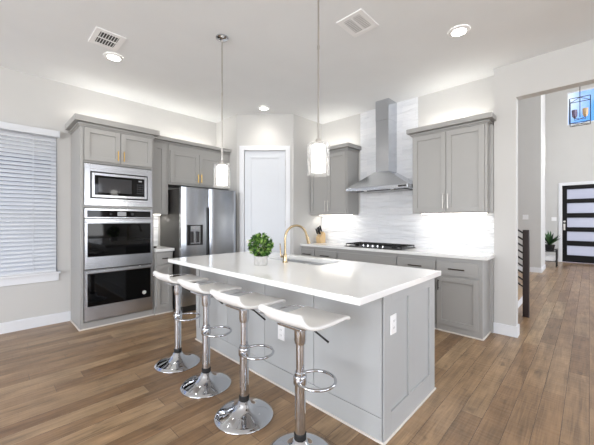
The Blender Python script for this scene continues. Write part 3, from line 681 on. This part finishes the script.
# faucet
t = thing('faucet', 'champagne gold gooseneck faucet at the island sink', 'faucet', (1.965, 2.05, .914))
bx, by = 1.965, 2.055
bm = NB(); lathe(bm, (bx, by, .9145), [(.027, 0), (.027, .006), (.020, .010), (.019, .075), (.013, .085)], 20); obj('base', bm, FAUC, t, smooth='auto')
pts = [(bx, by, .995)] + [(bx, by, 1.0+.03*k) for k in range(1, 5)]; R = .125; dx_ = Vector((.97, -.22, 0)).normalized()
for k in range(1, 13):
    a = PI*k/12*.93; pts.append(tuple(Vector((bx, by, 1.135)) + dx_*(R*(1-math.cos(a))) + Vector((0, 0, R*math.sin(a)))))
bm = NB(); tube(bm, pts, .0115, 12); obj('spout', bm, FAUC, t, smooth='auto')
e0 = Vector(pts[-1]); dn = (Vector(pts[-1])-Vector(pts[-2])).normalized()
bm = NB(); tube(bm, [e0-dn*.005, e0+dn*.03, e0+dn*.085], [.013, .016, .0175], 14); sp = obj('spray_head', bm, FAUC, t, smooth='auto')
bm = NB(); tube(bm, [(bx, by, .965), (bx, by+.055, .965)], .011, 10); tube(bm, [(bx, by+.05, .965), (bx-.005, by+.056, .99), (bx-.008, by+.062, 1.09)], [.008, .006, .005], 10); obj('lever', bm, FAUC, t, smooth='auto')

# potted boxwood ball
pc = Vector((1.705, 2.095, .9145))
t = thing('potted_plant', 'round green boxwood ball in a small pale pot on the island', 'plant', pc)
bm = NB(); lathe(bm, pc, [(.056, 0), (.060, .01), (.060, .080), (.054, .080), (.053, .062)], 28); obj('pot', bm, POTG, t, smooth='auto')
bm = NB(); 
for k in range(7):
    a = k*.9; tube(bm, [pc + Vector((.02*math.cos(a), .02*math.sin(a), .06)), pc + Vector((.05*math.cos(a), .05*math.sin(a), .16))], .003, 5)
obj('stem', bm, STEM, t)
def leaf(bm, p, d, w, L_, twist):
    d = d.normalized(); s = d.cross(Vector((0, 0, 1)));
    if s.length < .1: s = Vector((1, 0, 0))
    s.normalize(); n = s.cross(d); s = s*math.cos(twist) + n*math.sin(twist); n = s.cross(d)
    v = [bm.verts.new(p + q) for q in (Vector(), d*L_*.45 + s*w + n*w*.3, d*L_, d*L_*.45 - s*w + n*w*.3, d*L_*.5)]
    bm.faces.new((v[0], v[1], v[4])); bm.faces.new((v[1], v[2], v[4])); bm.faces.new((v[2], v[3], v[4])); bm.faces.new((v[3], v[0], v[4]))
bm = NB(); cc = pc + Vector((0, 0, .172)); rr = random.Random(3)
for i in range(520):
    v = Vector((rr.gauss(0, 1), rr.gauss(0, 1), rr.gauss(0, 1))).normalized()
    lump = 1 + .08*math.sin(v.x*9+1)*math.sin(v.y*8)*math.sin(v.z*9+2)
    p = cc + v*(.093*lump*(rr.random()**.3)); d_ = (v + Vector((rr.uniform(-.8, .8), rr.uniform(-.8, .8), rr.uniform(-.5, .9)))).normalized()
    leaf(bm, p, d_, .011+rr.random()*.005, .030+rr.random()*.010, rr.uniform(-1.2, 1.2))
obj('foliage', bm, LEAF, t)

# outlets and switches
def plate(name, label, fr, a, z, n, w=.075, h=.118, switch=False):
    t = thing(name, label, 'switch' if switch else 'outlet', fr.p(a, n, z-h/2))
    bm = NB(); box(bm, a-w/2, a+w/2, n, n+.006, z-h/2, z+h/2, fr); obj('cover_plate', bm, PLASTIC, t, bevel=.002)
    if switch:
        bm = NB(); box(bm, a-.018, a+.018, n+.006, n+.009, z-.033, z+.033, fr); obj('rocker', bm, PLASTIC, t)
    else:
        for s in (-1, 1):
            bm = NB(); box(bm, a-.017, a+.017, n+.006, n+.008, z+s*.021-.014, z+s*.021+.014, fr); r_ = obj('socket', bm, PLASTIC, t)
            bm = NB(); box(bm, a-.008, a-.006, n+.008, n+.0085, z+s*.021-.006, z+s*.021+.006, fr); box(bm, a+.006, a+.008, n+.008, n+.0085, z+s*.021-.006, z+s*.021+.006, fr); obj('slot', bm, RUBBER, r_)
plate('wall_outlet', 'white outlet on the end panel of the island, under the counter edge', LF(iy0), 1.732, .678, .016)
plate('wall_outlet', 'white outlet on the long stool side of the island', RF(ix0), 1.735, .432, .012)
plate('light_switch', 'white light switch on the grey hall wall above the stair post', RF(9.65), 1.176, 1.39, 0, .12, .12, True)
plate('light_switch', 'white light switch beside the front door', RF(DX), .81, 1.352, 0, .12, .12, True)

# ------------------------------------------------------------------ bar stools
def make_stool():
    t = thing('bar_stool', '', 'bar stool', (0, 0, 0), 'white bar stools along the island')
    bm = NB(); lathe(bm, (0, 0, 0), [(.190, 0), (.197, .004), (.195, .010), (.165, .022), (.115, .036), (.070, .055), (.045, .082), (.036, .105)], 48); obj('base', bm, CHROME, t, smooth=True)
    bm = NB(); lathe(bm, (0, 0, 0), [(.0300, .10), (.0300, .46), (.0315, .462), (.0315, .472), (.030, .474)], 24); obj('column', bm, CHROME, t, smooth='auto')
    bm = NB(); lathe(bm, (0, 0, 0), [(.0345, .095), (.0345, .135), (.031, .140)], 24); obj('collar', bm, RUBBER, t, smooth='auto')
    bm = NB(); lathe(bm, (0, 0, 0), [(.0235, .41), (.0235, .734)], 24); lathe(bm, (0, 0, 0), [(.030, .63), (.034, .65), (.034, .734)], 24); obj('gas_lift', bm, CHROME, t, smooth='auto')
    # footrest: D-shaped loop held by a clamp on the column
    fa = -PI/4; u = Vector((math.cos(fa), math.sin(fa), 0)); w = Vector((-u.y, u.x, 0)); pts = []
    for k in range(28):
        a = 2*PI*k/28; ca, sa = math.cos(a), math.sin(a)
        pts.append(u*(.090+.106*ca) + w*(.106*sa) + Vector((0, 0, .425)))
    bm = NB(); tube(bm, pts, .0085, 10, closed=True); obj('footrest', bm, CHROME, t, smooth=True)
    bm = NB(); lathe(bm, (0, 0, 0), [(.036, .405), (.038, .41), (.038, .45), (.036, .454)], 24); obj('footrest_clamp', bm, CHROME, t, smooth='auto')
    # seat plate
    bm = NB(); box(bm, -.09, .09, -.09, .09, .734, .749); obj('seat_plate', bm, CHROME, t, bevel=.003)
    bm = NB(); tube(bm, [(0, -.03, .728), (.01, -.09, .722), (.05, -.16, .665)], [.006, .005, .006], 8); obj('height_lever', bm, BLACK, t, smooth=True)
    # wave seat: profile along x (back at -x), extruded in y, with a slot near the far side
    prof = [(-.138, .838), (-.152, .824), (-.152, .802), (-.134, .781), (-.09, .768), (-.03, .763), (.03, .762), (.08, .763), (.13, .765), (.165, .766), (.190, .762), (.204, .750)]
    ys = [-.20, -.175, -.10, 0, .08, .125, .19]; tp = [.74, .80, .89, .97, 1, 1, 1, 1, 1, 1, 1, .99]
    bm = NB(); V = {}
    for i, (x, z) in enumerate(prof):
        for j, y in enumerate(ys):
            if j == 6 and i > 2: continue
            V[i, j] = bm.verts.new((x, y*(tp[i] if y < 0 else 1-(1-tp[i])*.3), z + .010*(abs(y)/.2)**2))
    for i in range(len(prof)-1):
        for j in range(len(ys)-1):
            if (i+1, j+1) not in V: continue
            bm.faces.new((V[i, j], V[i+1, j], V[i+1, j+1], V[i, j+1]))
    bmesh.ops.recalc_face_normals(bm, faces=bm.faces)
    o = obj('seat', bm, LEATHER, t, smooth=True)
    so_ = o.modifiers.new('solid', 'SOLIDIFY'); so_.thickness = .022; so_.offset = 0
    rl = NB(); tube(rl, [(-.150, .170, .800), (-.140, .188, .788), (-.10, .194, .780), (0, .195, .776), (.10, .192, .776), (.155, .175, .775), (.175, .14, .770), (.178, .11, .766)], .005, 8); obj('side_rail', rl, CHROME, t, smooth=True)
    sb = o.modifiers.new('sub', 'SUBSURF'); sb.levels = sb.render_levels = 2
    return t
def copy_tree(o, parent=None):
    c = o.copy(); COL.objects.link(c); c.parent = parent
    for ch in [x for x in bpy.data.objects if x.parent == o]: copy_tree(ch, c)
    return c
st0 = make_stool()
spots = [((1.215, 1.150), 0, 'white bar stool nearest the camera, at the right end of the row'),
         ((1.215, 1.668), 0, 'white bar stool second from the right end of the row'),
         ((1.230, 2.195), 0, 'white bar stool third from the right, second from the oven end'),
         ((1.235, 2.715), 0, 'white bar stool at the far left end of the row, nearest the ovens')]
stools = [st0] + [copy_tree(st0) for _ in range(3)]
for o, ((x, y), r, l_) in zip(stools, spots):
    o.location = (x, y, 0); o.rotation_euler.z = r; o['label'] = l_

# ------------------------------------------------------------------ pendants, downlights, vents
def make_pendant(x, y, zb, label):
    t = thing('pendant_light', label, 'pendant light', (x, y, zb), 'glass pendants over the island')
    bm = NB(); lathe(bm, (x, y, 0), [(.060, CZ-.001), (.060, CZ-.012), (.045, CZ-.022), (.012, CZ-.030)], 28); obj('canopy', bm, CHROME, t, smooth='auto')
    bm = NB(); tube(bm, [(x, y, CZ-.028), (x, y, zb+.255)], .0065, 10)
    for z in (CZ-.55, CZ-1.1): tube(bm, [(x, y, z-.012), (x, y, z+.012)], .009, 10)
    obj('rod', bm, NICKEL, t, smooth='auto')
    bm = NB(); lathe(bm, (x, y, zb), [(.008, .262), (.020, .255), (.022, .228), (.040, .222), (.040, .214)], 24); obj('cap', bm, NICKEL, t, smooth='auto')
    bm = NB(); lathe(bm, (x, y, zb), [(.079, 0), (.0795, .218), (.070, .226), (.024, .228)], 36, (False, False)); o = obj('glass_shade', bm, GLASS, t, smooth='auto')
    so_ = o.modifiers.new('solid', 'SOLIDIFY'); so_.thickness = .004
    bm = NB(); lathe(bm, (x, y, zb), [(.046, .024), (.048, .028), (.048, .200), (.040, .212)], 32); obj('diffuser', bm, BULB, t, smooth='auto')
    d = bpy.data.lights.new('pendant_bulb', 'POINT'); d.energy = 2; d.shadow_soft_size = .05; d.color = (1, .95, .88)
    o = bpy.data.objects.new('pendant_bulb', d); COL.objects.link(o); o.location = (x, y, zb-.06)
make_pendant(1.60, 2.555, 1.628, 'glass cylinder pendant farther away, hanging in front of the fridge')
make_pendant(1.64, 1.375, 1.628, 'glass cylinder pendant nearer the camera, hanging left of the hood')
for x, y, l_ in ((.977, 3.703, 'round recessed downlight beside the left ceiling vent'), (3.085, .876, 'round recessed downlight at the right, above the wall cabinet'), (3.064, 3.686, 'small far recessed downlight in front of the pantry door')):
    t = thing('ceiling_downlight', l_, 'downlight', (x, y, CZ), 'recessed ceiling downlights')
    bm = NB(); lathe(bm, (x, y, CZ-.012), [(.062, .0), (.092, .004), (.095, .011)], 32, (False, False)); obj('trim_ring', bm, PLASTIC, t, smooth='auto')
    bm = NB(); lathe(bm, (x, y, CZ-.008), [(.066, 0), (.066, .006)], 28); obj('lens', bm, CAN, t)
    d = bpy.data.lights.new('downlight_beam', 'SPOT'); d.energy = 14 if y < 3.6 else 9; d.spot_size = 2.3; d.spot_blend = .8; d.shadow_soft_size = .07; d.color = (1, .96, .9)
    o = bpy.data.objects.new('downlight_beam', d); COL.objects.link(o); o.location = (x, y, CZ-.03)
def vent(x0, x1, y0, y1, label, dark):
    t = thing('ceiling_vent', label, 'vent', ((x0+x1)/2, (y0+y1)/2, CZ), 'ceiling air vents')
    b_ = .045; z = CZ
    bm = NB(); box(bm, x0, x0+b_, y0, y1, z-.010, z); box(bm, x1-b_, x1, y0, y1, z-.010, z); box(bm, x0+b_, x1-b_, y0, y0+b_, z-.010, z); box(bm, x0+b_, x1-b_, y1-b_, y1, z-.010, z)
    box(bm, x0+b_, x1-b_, (y0+y1)/2-.008, (y0+y1)/2+.008, z-.010, z); obj('frame', bm, PLASTIC, t, bevel=.002)
    obj('duct_shade', B((x0+b_, x1-b_, y0+b_, y1-b_, z-.0015, z-.0005)), BLACK, t)  # flat black sheet painting the shade behind the louvres
    n = 7 if dark < 1 else 10; w = (x1-x0-2*b_)/n; bm = NB()
    for i in range(n):
        xc = x0+b_+w*(i+.5); s = dark
        for ya, yb in ((y0+b_, (y0+y1)/2-.008), ((y0+y1)/2+.008, y1-b_)):
            v = [bm.verts.new(p) for p in ((xc-s*.004, ya, z-.011), (xc+s*.006+.004, ya, z-(.007 if s > 1 else .002)), (xc+s*.006+.004, yb, z-(.007 if s > 1 else .002)), (xc-s*.004, yb, z-.011), (xc-s*.006-.0015, ya, z-.010), (xc+s*.006+.0025, ya, z-.0015), (xc+s*.006+.0025, yb, z-.0015), (xc-s*.006-.0015, yb, z-.010))]
            for q in ((0, 1, 2, 3), (7, 6, 5, 4), (0, 4, 5, 1), (1, 5, 6, 2), (2, 6, 7, 3), (3, 7, 4, 0)): bm.faces.new([v[k] for k in q])
    obj('louvres', bm, PLASTIC, t)
vent(.71, .96, 3.23, 3.55, 'white ceiling vent on the left, dark gaps showing between louvres', .4)
vent(2.185, 2.485, 1.367, 1.626, 'white ceiling vent on the right, between the near pendant and the downlight', 1.25)

# ------------------------------------------------------------------ hall things
t = thing('stair_railing', 'dark wood stair post with thin black rails behind the kitchen wall', 'railing', (5.143, .62, 0))
bm = NB(); box(bm, 5.085, 5.155, .582, .652, 0, 1.18); obj('newel_post', bm, DARKWOOD, t, bevel=.004)
for k in range(9):
    z = .40 + .092*k; bm = NB(); tube(bm, [(5.143, .655, z), (5.143, 1.55, z+.66)], .011, 8); obj('rail', bm, BLACK, t)
t = thing('staircase', 'wooden stairs rising behind the range wall, beside the dark post', 'stairs', (5.6, 1.6, 0))
bm = NB()
for k in range(5): box(bm, 5.22, 6.15, .76+.27*k, .76+.27*(k+1), 0, .175*(k+1)-.03)
obj('risers', bm, TRIM, t)
bm = NB()
for k in range(5): box(bm, 5.21, 6.16, .735+.27*k, .76+.27*(k+1), .175*(k+1)-.03, .175*(k+1)); 
obj('treads', bm, TREAD, t, bevel=.004)
# plant stand
px0, px1, py0, py1 = 11.05, 11.40, .66, .96
t = thing('plant_stand', 'small black metal plant stand in the hall by the front door', 'stand', ((px0+px1)/2, (py0+py1)/2, 0))
for x in (px0, px1):
    for y in (py0, py1): bm = NB(); box(bm, x-.012, x+.012, y-.012, y+.012, 0, .50); obj('leg', bm, BLACK, t)
for z in (.15, .42): obj('shelf', B((px0+.012, px1-.012, py0+.012, py1-.012, z, z+.015)), BLACK, t)
bm = NB()
for y in (py0, py1): box(bm, px0+.012, px1-.012, y-.006, y+.006, .47, .49)
for x in (px0, px1): box(bm, x-.006, x+.006, py0+.012, py1-.012, .47, .49)
obj('rim', bm, BLACK, t)
tag(obj('storage_box', B((px0+.03, px1-.03, py0+.035, py1-.035, .1655, .30)), PLASTIC, None, bevel=.004), 'white box on the lower shelf of the black plant stand', 'box')
t = thing('potted_fern', 'green leafy plant in a black pot on the hall stand', 'plant', ((px0+px1)/2, (py0+py1)/2, .436))
cx, cy = (px0+px1)/2, (py0+py1)/2
bm = NB(); lathe(bm, (cx, cy, .436), [(.09, 0), (.12, .18), (.11, .18), (.10, .15)], 20); obj('pot', bm, BLACK, t, smooth='auto')
bm = NB(); rr = random.Random(11)
for k in range(46):
    a = rr.uniform(0, 2*PI); L_ = rr.uniform(.36, .60); up = rr.uniform(.8, 2.4); p = Vector((cx, cy, .59)); d_ = Vector((math.cos(a), math.sin(a), up)).normalized(); s = Vector((-math.sin(a), math.cos(a), 0))
    prevv = None
    for i in range(6):
        q = i/5; c0 = p + d_*L_*q - Vector((0, 0, .12*q*q)); w = .026*math.sin(PI*min(1, q*.85+.15)); vv = (bm.verts.new(c0 - s*w), bm.verts.new(c0 + s*w + Vector((0, 0, .002))))
        if prevv: bm.faces.new((prevv[0], prevv[1], vv[1], vv[0]))
        prevv = vv
for v in bm.verts: v.co.y = min(v.co.y, 1.0)
obj('foliage', bm, LEAF2, t)
# chandelier
hx, hy, z0, z1, w = 10.5, .17, 3.76, 4.38, .19
t = thing('chandelier', 'black open lantern chandelier hanging in the hall before the high window', 'chandelier', (hx, hy, z0))
bm = NB()
C4 = [(hx-w, hy-w), (hx+w, hy-w), (hx+w, hy+w), (hx-w, hy+w)]
for i in range(4):
    a, b_ = C4[i], C4[(i+1) % 4]; tube(bm, [(*a, z0), (*a, z1)], .008, 6)
    for z in (z0, z1): tube(bm, [(*a, z), (*b_, z)], .008, 6)
for a, b_ in ((0, 2), (1, 3)): tube(bm, [(*C4[a], z1), (hx, hy, z1+.05), (*C4[b_], z1)], .007, 6); tube(bm, [(*C4[a], z0), (*C4[b_], z0)], .006, 6)
obj('cage', bm, BLACK, t)
bm = NB(); tube(bm, [(hx, hy, z1-.45), (hx, hy, HZ-.02)], .008, 8); lathe(bm, (hx, hy, HZ-.03), [(.06, 0), (.07, .03)], 16); obj('rod', bm, BLACK, t)
for k, (sx, sy) in enumerate(((-.5, -.5), (.5, -.5), (.5, .5), (-.5, .5))):
    x, y = hx+sx*.2, hy+sy*.2
    bm = NB(); tube(bm, [(hx, hy, z0+.12), (x, y, z0+.13), (x, y, z0+.20)], .007, 6); arm = obj('arm', bm, BLACK, t)
    bm = NB(); lathe(bm, (x, y, z0+.19), [(.03, 0), (.052, .05), (.055, .15)], 16, (True, False)); obj('shade', bm, (PURPLE if (k in (2, 3)) else AMBER), arm, smooth='auto')
